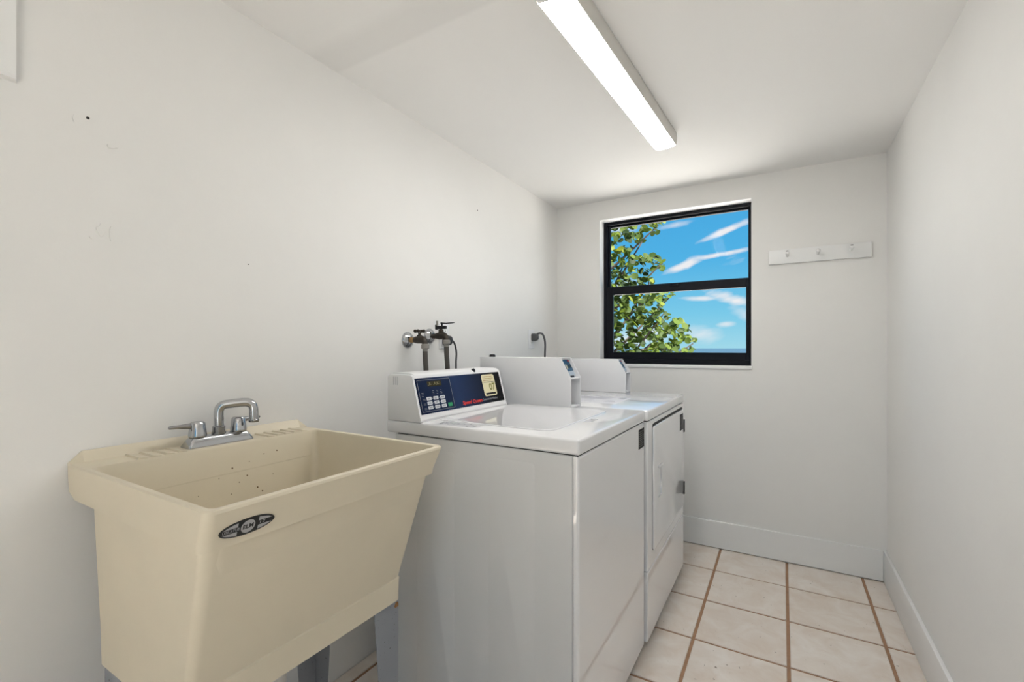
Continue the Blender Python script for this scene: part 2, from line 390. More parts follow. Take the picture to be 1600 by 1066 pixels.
# ------------------------------------------------------------------ window
def window():
    yf = 2.953
    win = thing('window_1', None, None, ((WX0+WX1)/2, yf, WZ0)); tag(win, 'black framed single-hung window looking onto tree and sea', kind='structure')
    # plastered reveal lining and sill
    mk('reveal', box(WX0-.001, WX0+.004, YB+.001, yf, WZ0, WZ1), M_white, win, False)
    mk('reveal', box(WX0+.004, WX1, YB+.001, yf, WZ1-.004, WZ1+.001), M_white, win, False)
    mk('reveal', box(WX1-.004, WX1+.001, YB+.001, yf, WZ0, WZ1-.004), M_white, win, False)
    mk('window_sill', box(WX0-.004, WX1+.002, YB-.008, yf+.05, WZ0-.018, WZ0, .002, 2), M_white, win)
    x0, x1, z0, z1 = WX0+.004, WX1-.004, WZ0, WZ1-.004
    gl0, gl1 = -.990, -.172
    mk('frame_jamb', box(x0, x0+.022, yf, yf+.055, z0, z1, .002), M_frame, win, wn=True)
    mk('frame_jamb', box(x1-.014, x1, yf, yf+.055, z0, z1, .002), M_frame, win, wn=True)
    mk('frame_head', box(x0+.022, x1-.014, yf, yf+.055, z1-.020, z1, .002), M_frame, win, wn=True)
    mk('frame_foot', box(x0+.022, x1-.014, yf, yf+.055, z0, z0+.030, .002), M_frame, win, wn=True)
    def sash(a0, a1, c0, c1, g0, g1, h0, h1, y, d):
        s = bpy.data.objects.new('sash', None); C.objects.link(s); s.parent = win
        s.location = Vector((0, 0, 0)); s.empty_display_size = .02
        mk('stile', box(a0, g0, y, y+d, c0, c1, .0025), M_frame, s, wn=True)
        mk('stile', box(g1, a1, y, y+d, c0, c1, .0025), M_frame, s, wn=True)
        mk('rail', box(g0, g1, y, y+d, c0, h0, .0025), M_frame, s, wn=True)
        mk('rail', box(g0, g1, y, y+d, h1, c1, .0025), M_frame, s, wn=True)
        mk('pane', box(g0-.004, g1+.004, y+d*.45, y+d*.45+.004, h0-.004, h1+.004), M_glass, s, False)
        return s
    sash(x0+.022, x1-.014, 1.530, z1-.020, -.994, -.171, 1.560, 1.955, yf+.026, .022)
    lo = sash(x0+.022, x1-.014, z0+.030, 1.556, -.968, -.181, 1.124, 1.503, yf+.002, .022)
    mk('sash_lock', box(-.60, -.55, yf-.008, yf+.003, 1.535, 1.549, .002), M_frame, win)
window()

# ------------------------------------------------------------------ ceiling light
def light():
    L0 = thing('ceiling_light', 'long white fluorescent ceiling light with a glowing diffuser', 'light', (-.478, 1.595, ZC))
    c = Vector((-.482, 1.597, 0)); a = R(-2.85); hl = .535; w = .049
    def tr(bm):
        bmesh.ops.rotate(bm, cent=(0, 0, 0), matrix=Matrix.Rotation(a, 3, 'Z'), verts=bm.verts); bmesh.ops.translate(bm, verts=bm.verts, vec=c); return bm
    mk('housing', tr(box(-w, w, -hl, hl, ZC-.022, ZC, .002)), M_pan, L0)
    for s in (-1, 1): mk('side_rail', tr(prism([(s*w, ZC-.020), (s*(w+.003), ZC-.020), (s*(w-.001), ZC-.056), (s*(w-.004), ZC-.056)], -hl, hl)), M_pan, L0)
    prof = [(-w+.005, ZC-.050)] + [((-w+.005)*math.cos(t), ZC-.053-.010*math.sin(t)) for t in [math.pi*i/10 for i in range(11)]] + [(w-.005, ZC-.050)]
    mk('diffuser', tr(prism(prof, -hl+.004, hl-.004)), M_lens, L0)
    cap = [(-w+.004, ZC-.020), (-w+.004, ZC-.052)] + [((-w+.004)*math.cos(t), ZC-.054-.0105*math.sin(t)) for t in [math.pi*i/10 for i in range(1, 10)]] + [(w-.004, ZC-.052), (w-.004, ZC-.020)]
    for s in (-1, 1): mk('end_cap', tr(prism(cap, s*(hl-.003), s*(hl+.002))), M_plast, L0)
light()

# ------------------------------------------------------------------ laundry sink
def sink():
    S = thing('laundry_sink', 'cream plastic laundry tub sink standing on metal legs', 'sink', (-1.03, .64, 0))
    n = 5
    def ring(x0, x1, y0, y1, z, r): return [(p[0], p[1], z) for p in rrect(x0, x1, y0, y1, r, n)]
    rings = [ring(-1.20, -.875, .394, .866, .497, .010), ring(-1.222, -.859, .383, .882, .497, .014), ring(-1.224, -.857, .382, .884, .554, .016), ring(-1.224, -.859, .382, .882, .557, .016),
             ring(-1.228, -.782, .371, .904, .822, .020), ring(-1.228, -.780, .3705, .906, .829, .020),
             ring(-1.305, -.772, .3625, .9165, .829, .018), ring(-1.3355, -.770, .3625, .918, .842, .018),
             ring(-1.3355, -.752, .361, .927, .893, .016), ring(-1.3355, -.753, .362, .926, .898, .014), ring(-1.334, -.756, .365, .923, .900, .012),
             ring(-1.250, -.762, .372, .915, .900, .012), ring(-1.247, -.765, .375, .912, .899, .013), ring(-1.244, -.768, .378, .909, .893, .015), ring(-1.222, -.785, .383, .899, .80, .022),
             ring(-1.208, -.870, .402, .868, .600, .040), ring(-1.198, -.888, .415, .855, .575, .05), ring(-1.17, -.92, .445, .83, .562, .05)]
    tub = mk('tub', loft(rings), M_tub, S, ang=28, wn=True)
    # raised ledge against the wall, ends cut at a slant
    led = []
    for y, z in ((.365, .9005), (.388, .923), (.910, .923), (.932, .9005)):
        led.append([(-1.3365, y, .895), (-1.3365, y, z), (-1.333, y, z), (-1.319, y, .900), (-1.319, y, .895)])
    mk('back_ledge', loft(led), M_tub, S, ang=20)
    for y in (.457, .484, .511, .538, .760, .786, .812, .838, .864):
        t = prism([(y, .8995), (y+.003, .9040), (y+.021, .9005), (y+.019, .8990)], -1.315, -1.247, 'x')
        mk('soap_ridge', t, M_tub, S, ang=15)
    # maker's badge on the apron front
    up = Vector((.018, 0, .053)); F = Face((-.7645, .4315, .8555), (0, 1, 0), up)
    def ell(a, b, k=28, cx=0): return [(cx+a*math.cos(2*math.pi*i/k), b*math.sin(2*math.pi*i/k)) for i in range(k)]
    bd = mk('badge', F.slab(ell(.046, .0150), -.002, .0012), M_badge, S); bd['label'] = 'black and silver oval badge'
    half = [(.0425*math.cos(t), .0125*math.sin(t)) for t in [R(q) for q in range(10, 171, 8)]]
    band = lambda s: [(x, max(y, .0042)*s) for x, y in half if abs(x) > .0135]
    for sgn in (1, -1):
        L_ = [p for p in band(sgn) if p[0] < 0]; R_ = [p for p in band(sgn) if p[0] > 0]
        for q in (L_, R_):
            q = q + [(q[-1][0], .0042*sgn), (q[0][0], .0042*sgn)]
            q = [q[i] for i in range(len(q)) if (Vector(q[i])-Vector(q[i-1])).length > 1e-5]
            mk('badge_stripe', F.slab(q, .001, .0015), M_silver, bd, False)
    mk('badge_disc', F.slab(ell(.0118, .0118, 20), .001, .0016), M_silver, bd, False)
    mk('lettering', F.text('ELM', 0, 0, .0105, .0017, 'CENTER', .0175, bold=.0003), M_badge, bd, False)
    mk('lettering', F.text('UTILATUB', -.0275, 0, .0070, .0014, 'CENTER', .0270), M_silver, bd, False)
    mk('lettering', F.text('17', .0235, 0, .0078, .0014, 'CENTER', .0090), M_silver, bd, False)
    # little brown stains inside the basin
    rr = random.Random(3)
    k = 0
    for y, z, r in ((.655, .838, .0026), (.690, .812, .0022), (.668, .800, .0017), (.700, .846, .0015), (.742, .858, .0018), (.647, .775, .0015), (.715, .775, .0028), (.728, .762, .0024), (.655, .745, .0014), (.570, .79, .0013), (.78, .86, .0025), (.585, .735, .0022), (.76, .80, .0013), (.62, .82, .0012)):
        x = -1.244 + (.893-z)/.093*.022 if z > .80 else -1.222 + (.80-z)/.20*.014
        mk('stain_speck', sweep([(x-.001, y, z), (x+.0006, y, z)], [r, r*.8], 7), M_stain, tub)
    # sheet steel legs: tapered angle sections
    def leg(x, y, sx, sy, m):
        w0, w1, t = .080, .042, .0025
        def sec(z, w, ins):
            X, Y = x - sx*ins, y - sy*ins
            return [(X, Y, z), (X, Y-sy*w, z), (X-sx*t, Y-sy*w, z), (X-sx*t, Y-sy*t, z), (X-sx*w, Y-sy*t, z), (X-sx*w, Y, z)]
        lg = mk('leg', loft([sec(.001, w1, .0), sec(.4965, w0, 0)]), m, S, False)
        return lg
    lf = leg(-.8635, .878, 1, 1, M_galv); lf['label'] = 'pale grey speckled steel leg with rust'
    for yy, zz, a, bb in ((.872, .484, .009, .010), (.816, .30, .004, .016), (.873, .24, .004, .012)):
        pts = [(yy+a*math.cos(i*.7)*rr.uniform(.6, 1), zz+bb*math.sin(i*.7)*rr.uniform(.6, 1)) for i in range(9)]
        mk('rust_patch', loft([[(-.864, p[0], p[1]) for p in pts], [(-.8629, p[0], p[1]) for p in pts]]), M_rust, lf)
    leg(-.8635, .384, 1, -1, M_galv); leg(-1.198, .878, -1, 1, M_galv); leg(-1.198, .384, -1, -1, M_galv)
    dp = smooth_path([(-1.03, .64, .505), (-1.03, .64, .42), (-1.03, .64, .33), (-1.035, .64, .285), (-1.075, .64, .265), (-1.115, .64, .285), (-1.125, .64, .33), (-1.15, .64, .36), (-1.20, .64, .362), (-1.3365, .64, .362)], 5)
    d = mk('drain_pipe', sweep(dp, .021, 16), M_pvc, S); d['label'] = 'white plastic drain trap'
    for z in (.475, .36): mk('slip_nut', sweep([(-1.03, .64, z), (-1.03, .64, z+.028)], .029, 10), M_pvc, d)
sink()

# ------------------------------------------------------------------ sink faucet
def faucet():
    cx, cy, z0 = -1.283, .648, .900
    F = thing('faucet', 'chrome two-handle faucet mounted on the cream sink', 'faucet', (cx, cy, z0))
    hy, hx = .081, .025
    mk('base', loft([[(p[0], p[1], z) for p in rrect(cx-hx+i, cx+hx-i, cy-hy+i*1.3, cy+hy-i*1.3, .008)] for z, i in ((z0, 0), (z0+.003, -.0002), (z0+.020, .0075), (z0+.0245, .010), (z0+.026, .014))]), M_chrome, F, ang=50)
    for s in (-1, 1):
        y = cy+s*.051; z = z0+.025
        h = mk('handle', sweep([(cx, y, z), (cx, y, z+.003), (cx, y, z+.003), (cx, y, z+.034), (cx, y, z+.038)], [.0195, .0195, .0205, .0168, .0135], 20), M_chrome, F, ang=50)
        dirv = Vector((-.10, s*1.0, 0)).normalized(); p = Vector((cx, y, z+.029))
        rg = []
        for t, w, hh, dz in ((.008, .008, .0095, -.001), (.022, .0065, .0068, .000), (.040, .0055, .0050, .0008), (.060, .0055, .0042, .001), (.062, .004, .0030, .001)):
            q = p+dirv*t; sd_ = dirv.cross(Vector((0, 0, 1)))
            rg.append([q+sd_*w*math.cos(a)+Vector((0, 0, hh*math.sin(a)+dz)) for a in [2*math.pi*i/12 for i in range(12)]])
        mk('lever', loft(rg), M_chromed, h, ang=50)
    mk('collar', sweep([(cx, cy, z0+.025), (cx, cy, z0+.030), (cx, cy, z0+.030), (cx, cy, z0+.044), (cx, cy, z0+.046)], [.0165, .0165, .0150, .0150, .0125], 18), M_chromed, F, ang=40)
    d = Vector((.55, .84, 0)).normalized()
    P = Vector((cx, cy, z0+.040)); top = z0+.100
    V = lambda t, dz: Vector((cx, cy, top+dz)) + d*t
    path = [P, V(0, -.038), V(0, -.022), V(.001, -.012), V(.005, -.004), V(.014, .0005), V(.034, .003), V(.056, .0045), V(.068, .003), V(.0765, -.003), V(.080, -.013), V(.0805, -.028), V(.081, -.046)]
    sp = mk('spout', sweep(smooth_path(path, 6), .0116, 16), M_chrome, F, ang=60)
    e = Vector((cx, cy, top-.046))+d*.081
    mk('aerator', sweep([e+Vector((0, 0, .004)), e+Vector((0, 0, .002)), e, e-Vector((0, 0, .004))], [.0116, .0130, .0130, .0122], 16), M_chromed, sp)
faucet()

# ------------------------------------------------------------------ coin box shared by washer and dryer
def coin_box(par, x0, x1, y0, y1, z0, z1, lock=True):
    t = .0035; zs = z0+(z1-z0)*.60; xs = x1-.044
    prof = [(x0, z0), (x1, z0), (x1, zs), (xs, z1), (x0, z1)]
    cb = mk('coin_box', prism(prof, y0, y0+t, bev=.0012), M_box, par, ang=30)     # near side plate carries the rest
    mk('side_plate', prism(prof, y1-t, y1, bev=.0012), M_box, cb, ang=30)
    mk('top_plate', box(x0, xs, y0+t, y1-t, z1-t, z1), M_box, cb, False)
    mk('bottom_plate', box(x0, x1-.0015, y0+t, y1-t, z0, z0+.006, .001, 1), M_box, cb)
    mk('back_plate', box(x0, x0+t, y0+t, y1-t, z0+.006, z1-t), M_box, cb, False)
    mk('shelf', box(x1-.055, x1-.001, y0+t, y1-t, zs-.005, zs-.0005, .001, 1), M_box, cb)
    mk('front_plate', box(x1-.058, x1-.055, y0+t, y1-t, z0+.006, zs-.005), M_box, cb, False)
    # coin acceptor sits recessed in the sloping mouth
    d = Vector((xs-x1, 0, z1-zs)).normalized(); nrm = Vector((d.z, 0, -d.x))
    F = Face(Vector((x1-.004, y0+t, zs))-nrm*.014, (0, 1, 0), d)
    W = y1-y0-2*t; H = (Vector((xs-x1, 0, z1-zs))).length
    mk('acceptor_back', F.rect(0, W, 0, H-.002, -.004, 0), M_coin2, cb, False)
    a = mk('coin_acceptor', F.rect(W*.12, W*.86, H*.36, H*.93, 0, .009, .003), M_coin, cb)
    mk('coin_slot', F.rect(W*.30, W*.345, H*.45, H*.68, .009, .0105), M_cream, a, False)
    mk('coin_window', F.rect(W*.46, W*.78, H*.50, H*.66, .009, .0098), M_lcd, a, False)
    mk('reject_button', F.rect(W*.70, W*.78, H*.82, H*.88, .009, .0105), M_red, a, False)
    r = mk('return_tray', F.rect(W*.2, W*.8, H*.14, H*.34, 0, .010, .003), M_coin2, cb)
    mk('return_slot', F.rect(W*.26, W*.74, H*.04, H*.13, 0, .004), M_black, r, False)
    mk('top_trim', F.rect(W*.05, W*.95, H*.93, H*.985, 0, .012), M_plast, cb, False)
    if lock:
        mk('lock', sweep([(x0+.035, y0+.045, z1), (x0+.035, y0+.045, z1+.008), (x0+.035, y0+.045, z1+.011)], [.014, .0135, .010], 16), M_black, cb)
    return cb

def marks(F, a0, a1, b0, b1, rows, rng, m, par, name, h=.0004, hh=.45, fill=.8):
    """rows of tiny illegible print"""
    bm = bmesh.new()
    for i in range(rows):
        bb = b1-(i+.5)*(b1-b0)/rows; s = (b1-b0)/rows*hh/2; a = a0
        while a < a0+(a1-a0)*fill*rng.uniform(.85, 1.2) and a < a1:
            w = rng.uniform(.06, .2)*(a1-a0); e = min(a+w, a1)
            F.rect(a, e, bb-s, bb+s, 0, h, bm=bm); a = e+.03*(a1-a0)
    o = mk(name, bm, m, par, False); o['kind'] = 'stuff'; return o

# ------------------------------------------------------------------ washer
def washer():
    x0, x1, y0, y1, zt = -1.135, -.449, 1.100, 1.757, .914
    W = thing('washing_machine', 'white top-load coin washer with blue keypad panel next to sink', 'washer', (-.79, 1.43, 0))
    rng = random.Random(11)
    for x in (-1.06, -.50):
        for y in (1.15, 1.71):
            mk('leveling_foot', sweep([(x, y, 0), (x, y, .010), (x, y, .010), (x, y, .030)], [.022, .020, .008, .008], 12), M_black, W)
    vert = lambda e: abs(e.verts[0].co.z-e.verts[1].co.z) > .1
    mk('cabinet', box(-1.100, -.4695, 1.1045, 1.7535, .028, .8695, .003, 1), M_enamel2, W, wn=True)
    mk('seam', box(-1.09, -.457, 1.108, 1.750, .0290, .8735), M_gap, W, False)
    for a, bb, zz in ((-1.005, -.854, .835), (-.733, -.579, .838)):
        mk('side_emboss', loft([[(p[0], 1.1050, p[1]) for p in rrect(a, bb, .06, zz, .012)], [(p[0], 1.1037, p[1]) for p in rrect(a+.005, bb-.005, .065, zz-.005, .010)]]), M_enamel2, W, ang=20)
    fp = mk('front_panel', box(-.4670, -.452, 1.1035, 1.7545, .022, .8690, .008, 3, edges=lambda e: max(v.co.x for v in e.verts) > -.455 and min(v.co.x for v in e.verts) > -.455), M_enamel, W, wn=True)
    top = mk('top', box(x0, x1, y0, y1, .8725, zt, .007, 3), M_enamel, W)
    cut = box(-.552, -.525, 1.380, 1.455, zt-.012, zt+.02, .004, 2)
    boolean(top, cut)
    mk('lid_notch_floor', box(-.5515, -.5255, 1.3805, 1.4545, zt-.0118, zt-.0112), M_gap, top, False) if False else None
    lid = mk('lid', loft([[(p[0], p[1], z) for p in rrect(-.985+i, -.560-i, 1.168+i, 1.668-i, .045, 6)] for z, i in ((zt-.001, 0), (zt+.0022, .0004), (zt+.0033, .0016), (zt+.0036, .004), (zt+.0026, .012))]), M_enamel, W, ang=50)
    # instruction pictograms printed on the top, near the console
    F = Face((-.945, 1.112, zt), (1, 0, 0), (0, 1, 0))
    bm = bmesh.new()
    for i in range(34):
        a, c = rng.uniform(0, .15), rng.uniform(0, .045); w, h = rng.uniform(.003, .014), rng.uniform(.001, .005)
        F.rect(a, a+w, c, c+h, 0, .0003, bm=bm)
    mk('printed_instructions', bm, M_grey, W, False)['kind'] = 'stuff'
    F = Face((-.452, 1.672, .779), (0, 1, 0), (0, 0, 1))
    pl = mk('rating_plate', F.rect(0, .075, 0, .072, 0, .0006), M_plate, W, False); pl['label'] = 'black rating plate'
    marks(Face(F.P(0, 0, .0006), F.r, F.u), .006, .069, .006, .066, 8, rng, M_platet, pl, 'small_print', .0003, .4, .8)
    # console
    prof = [(-1.125, zt), (-.984, zt), (-.984, zt+.004), (-1.0215, 1.0555), (-1.0245, 1.0625), (-1.031, 1.0665), (-1.045, 1.069), (-1.115, 1.069), (-1.125, 1.063)]
    con = mk('console', prism(prof, 1.112, 1.616), M_plast, W, ang=35)
    prof2 = [(-1.127, zt), (-.982, zt), (-.982, zt+.004), (-1.0195, 1.0545), (-1.0225, 1.0605), (-1.029, 1.0635), (-1.045, 1.0645), (-1.117, 1.0645), (-1.127, 1.058)]
    mk('console_end', prism(prof2, 1.097, 1.112, bev=.0015), M_plast, con, ang=35)
    mk('console_end', prism(prof2, 1.616, 1.622, bev=.0015), M_plast, con, ang=35)
    mk('vent_slots', box(-1.100, -1.097, 1.0965, 1.098, 1.030, 1.058), M_lgrey, con, False)
    mk('vent_slots', box(-1.091, -1.089, 1.0965, 1.098, 1.030, 1.058), M_lgrey, con, False)
    mk('vent_slots', box(-1.083, -1.081, 1.0965, 1.098, 1.030, 1.058), M_lgrey, con, False)
    mk('console_lock', sweep([(-1.036, 1.447, 1.0600), (-1.0245, 1.447, 1.0655)], [.0085, .0080], 14), M_black, con)
    A = Vector((-.984, 0, zt+.004)); Bv = Vector((-1.0215, 0, 1.0555))
    F = Face(A, (0, 1, 0), Bv-A)
    F0 = Face(F.P(0, 0, .0), F.r, F.u)
    fr = bmesh.new()
    mk('panel_frame', F.rect(1.0975, 1.617, .003, .1445, 0, .0022, bm=fr), M_plast, con, False)
    pb = F.rect(1.106, 1.609, .0195, .1385, .002, .0030)
    pan = mk('control_panel', pb, M_panel, con, False)
    pan['label'] = 'dark blue control panel with keypad'
    h = .0030
    # pale outline of the keypad field
    bm = bmesh.new()
    for r_ in ((1.114, 1.281, .1305, .1316), (1.114, 1.281, .0262, .0273), (1.114, 1.1151, .0262, .1316), (1.2799, 1.281, .0262, .1316)): F.rect(*r_, h, h+.0003, bm=bm)
    mk('keypad_outline', bm, M_grey, pan, False)
    mk('keypad_field', F.rect(1.1151, 1.2799, .0273, .1305, h, h+.0002), M_navy, pan, False)
    mk('display', F.rect(1.160, 1.232, .1075, .1255, h, h+.0006), M_lcd, pan, False)
    for i in range(9):
        a = 1.164+i*.0065
        if i in (3,): continue
        F2 = None
        mk('display_segment', F.rect(a, a+.0045, .1115+(i % 3)*.001, .1125+(i % 3)*.001 + (.008 if i % 2 else .001), h+.0006, h+.0008), M_lcdon, pan, False)
    for r_ in range(3):
        for c in range(3):
            a, bb = 1.1555+c*.0345, .0680-r_*.0149
            k = mk('key', F.rect(a-.0118, a+.0118, bb-.0054, bb+.0054, h, h+.0010, .0015), M_key, pan, False)
            marks(Face(F.P(0, 0, h+.0010), F.r, F.u), a-.008, a+.008, bb-.003, bb+.003, 2, rng, M_keyt, k, 'key_print', .0002, .5, .95)
            if c == 0: marks(Face(F.P(0, 0, h), F.r, F.u), a-.030, a-.016, bb-.006, bb+.002, 2, rng, M_grey, pan, 'caption_print', .0003, .25, .8)
            else: mk('indicator', F.rect(a-.0185, a-.0155, bb-.001, bb+.001, h, h+.0004), M_key, pan, False)
    k = mk('start_key', F.rect(1.247, 1.269, .0325, .0450, h, h+.0010, .0015), M_green, pan, False)
    for a, bb in ((1.130, .083), (1.185, .0875), (1.205, .0875), (1.225, .0875)):
        marks(Face(F.P(0, 0, h), F.r, F.u), a-.006, a+.006, bb-.008, bb+.008, 3, rng, M_grey, pan, 'caption_print', .0003, .25, .6)
    mk('lettering', F.text('Speed Queen', 1.329, .0345, .0185, h+.0002, 'LEFT', .122, shear=.15, bold=.0004), M_red, pan, False)
    mk('lettering', F.text('Commercial Washer', 1.456, .0350, .0125, h+.0002, 'LEFT', .106), M_grey, pan, False)
    # numbered sticker
    st = mk('number_sticker', F.rect(1.477, 1.566, .0455, .1315, h, h+.0006, .010), M_cream, pan, False); st['label'] = 'cream sticker with number 07'
    hs = h+.0006
    mk('lettering', F.text('07', 1.5385, .0800, .038, hs, 'CENTER', .042, bold=.0010), M_olive, st, False)
    Fs = Face(F.P(0, 0, hs), F.r, F.u)
    marks(Fs, 1.486, 1.558, .1035, .1265, 3, rng, M_brass2, st, 'small_print', .0003, .35, .9)
    marks(Fs, 1.486, 1.558, .0985, .1025, 1, rng, M_plate, st, 'small_print', .0003, .5, .95)
    br = mk('sticker_bar', F.rect(1.487, 1.557, .0510, .0585, hs, hs+.0003), M_plate, st, False)
    coin_box(W, -1.146, -.714, 1.664, 1.764, zt, 1.112)
washer()

# ------------------------------------------------------------------ dryer
def dryer():
    x0, x1, y0, y1, zt = -1.135, -.441, 1.770, 2.500, .912
    D = thing('dryer', 'white front-load coin dryer beside the washer, under the window', 'dryer', (-.79, 2.13, 0))
    rng = random.Random(5)
    for x in (-1.06, -.50):
        for y in (1.83, 2.44):
            mk('leveling_foot', sweep([(x, y, 0), (x, y, .010), (x, y, .010), (x, y, .030)], [.022, .020, .008, .008], 12), M_black, D)
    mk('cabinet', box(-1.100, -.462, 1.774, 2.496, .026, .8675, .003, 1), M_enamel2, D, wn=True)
    mk('seam', box(-1.09, -.449, 1.779, 2.491, .030, .8715), M_gap, D, False)
    def fedge(e): return min(v.co.x for v in e.verts) > -.447
    mk('front_panel', box(-.462, -.443, 1.772, 2.498, .293, .8675, .007, 3, edges=fedge), M_enamel, D, wn=True)
    mk('lower_panel', box(-.462, -.443, 1.772, 2.498, .024, .2905, .007, 3, edges=fedge), M_enamel, D, wn=True)
    mk('top', box(x0, x1, y0, y1, .8705, zt, .007, 3), M_enamel, D)
    F = Face((-.443, 0, 0), (0, 1, 0), (0, 0, 1))
    mk('door_gap', F.rect(1.8375, 2.462, .3475, .851, 0, .0004, .016), M_gap, D, False)
    door = mk('door', loft([[F.P(p[0], p[1], hh) for p in rrect(1.840+i, 2.460-i, .350+i, .8405-i, .014, 4)] for hh, i in ((.0003, 0), (.006, 0), (.0078, .0008), (.0085, .003))]), M_enamel, D, ang=50)
    boolean(door, F.rect(1.906, 1.972, .540, .668, .0015, .02, .006))
    mk('door_handle', F.rect(1.902, 1.976, .664, .672, .004, .0125, .002), M_plast, door)
    for z in (.7525, .434): mk('hinge', box(-.4425, -.4325, 2.466, 2.482, z-.033, z+.033, .002), M_plate, D)
    pl = mk('rating_plate', F.rect(2.360, 2.440, .742, .822, .0085, .0090), mat('rating_plate_grey', (.045, .045, .045), .6, spec=.15), D, False); pl['label'] = 'dark grey rating plate'
    marks(Face(F.P(0, 0, .0090), F.r, F.u), 2.366, 2.434, .748, .816, 9, rng, M_platet, pl, 'small_print', .0003, .4, .85)
    # printed instruction label on the top
    F = Face((0, 0, zt), (1, 0, 0), (0, 1, 0))
    lb = mk('instruction_label', F.rect(-.95, -.62, 1.90, 2.17, 0, .0004), mat('label_white', (.70, .70, .74), .3), D, False); lb['label'] = 'pale printed instruction label'
    mk('label_print', F.slab([(-.94, 2.06), (-.725, 2.06), (-.690, 2.155), (-.94, 2.155)], .0004, .0006), M_lgrey, lb, False)
    mk('label_print', F.slab([(-.665, 2.10), (-.635, 2.10), (-.635, 2.15), (-.66, 2.15)], .0004, .0006), M_grey, lb, False)
    mk('label_print', F.slab([(-.69, 1.965), (-.640, 1.975), (-.650, 2.01), (-.68, 2.01)], .0004, .0006), M_lgrey, lb, False)
    marks(Face(F.P(0, 0, .0004), F.r, F.u), -.94, -.70, 1.92, 2.03, 6, rng, M_lgrey, lb, 'label_print', .0002, .3, .7)
    # control console, low and set back beside the coin box
    prof = [(-1.125, zt), (-.995, zt), (-1.030, 1.050), (-1.045, 1.062), (-1.125, 1.062)]
    con = mk('console', prism(prof, 1.80, 2.40, bev=.002), M_plast, D, ang=35)
    A = Vector((-.995, 0, zt)); F = Face(A, (0, 1, 0), Vector((-1.030, 0, 1.050))-A)
    mk('control_panel', F.rect(1.82, 2.38, .02, .125, 0, .001), M_navy, con, False)
    coin_box(D, -1.146, -.719, 2.412, 2.497, zt, 1.091, lock=False)
dryer()

# ------------------------------------------------------------------ hose faucets, hoses, outlets, cords on the left wall
def bibb(y, z, label, lever, group=None):
    B = thing('hose_faucet', label, 'faucet', (XL, y, z))
    mk('escutcheon', sweep([(XL+.0003, y, z), (XL+.003, y, z), (XL+.010, y, z), (XL+.016, y, z), (XL+.020, y, z)], [.034, .034, .029, .019, .013], 24), M_chrome, B, ang=60)
    mk('coupling', sweep([(XL+.018, y, z), (XL+.045, y, z)], .0125, 6), M_brass2 if not lever else M_brass, B, ang=20)
    xo = -1.241
    path = smooth_path([(XL+.040, y, z), (XL+.058, y, z+.001), (XL+.078, y, z+.001), (xo-.004, y, z-.006), (xo, y, z-.020)], 5)
    body = mk('valve_body', sweep(path, [.0125+.004*math.sin(min(1, i/len(path)*1.3)*math.pi) for i in range(len(path))], 14), M_brass, B, ang=60)
    xs = XL+.066
    if not lever:
        mk('bonnet', sweep([(xs, y, z+.006), (xs, y, z+.020), (xs, y, z+.020), (xs, y, z+.030)], [.011, .010, .006, .006], 10), M_brass, body)
        hb = bmesh.new()
        for a in (0, 90):
            d = Vector((math.cos(R(a+25)), math.sin(R(a+25)), 0))
            c = Vector((xs, y, z+.036)); sweep([c-d*.024, c-d*.020, c-d*.006, c+d*.006, c+d*.020, c+d*.024], [.004, .0075, .005, .005, .0075, .004], 8, hb)
        mk('wheel_handle', hb, M_brass, B, ang=60)
    else:
        mk('bonnet', sweep([(xs, y, z+.006), (xs, y, z+.028), (xs, y, z+.028), (xs, y, z+.036)], [.011, .011, .007, .007], 10), M_brass, body)
        hb = box(xs-.028, xs+.028, y-.007, y+.007, z+.030, z+.044, .003)
        box(xs-.028, xs-.020, y-.008, y+.008, z+.028, z+.050, .003, bm=hb)
        mk('handle_yoke', hb, M_black, B)
        mk('pin', sweep([(xs-.022, y, z+.044), (xs-.022, y, z+.066)], .005, 10), M_nut, B)
        lv = []
        for t, w, hh, dz in ((0, .006, .003, .0), (.03, .007, .003, .0), (.07, .008, .003, .004), (.088, .005, .002, .006)):
            q = Vector((xs+.002, y+t, z+.056+dz)); lv.append([(q.x+w*math.cos(k*.628), q.y, q.z+hh*math.sin(k*.628)) for k in range(10)])
        mk('lever', loft(lv), M_black, B)
        mk('lever_post', sweep([(xs+.002, y+.004, z+.040), (xs+.002, y+.004, z+.058)], .004, 8), M_black, B)
    mk('coupling_nut', sweep([(xo, y, z-.016), (xo, y, z-.020), (xo, y, z-.034), (xo, y, z-.037), (xo, y, z-.048)], [.012, .0165, .0165, .011, .010], 12), M_nut, B, ang=35)
    return xo, z-.046
def hose(xo, y, z, y2, label, group):
    p = smooth_path([(xo, y, z), (xo, y+.002, z-.04), (xo-.002, y+(y2-y)*.5, z-.12), (xo-.01, y2, z-.30), (xo-.02, y2, .62), (xo+.03, y2, .50), (-1.1015, y2, .46)], 8)
    tag(mk('supply_hose', sweep(p, .0105, 12), M_hose, None, ang=60), label, 'hose', group)
xo, zz = bibb(1.412, 1.184, 'chrome-flanged hose faucet with small wheel handle, nearer the sink', False)
hose(xo, 1.412, zz, 1.43, 'dark hose under the wheel-handled wall faucet, nearer the sink', 'washer supply hoses')
xo, zz = bibb(1.548, 1.203, 'hose faucet with a black lever handle, in front of outlet', True)
hose(xo, 1.548, zz, 1.57, 'dark hose under the black-levered wall faucet', 'washer supply hoses')

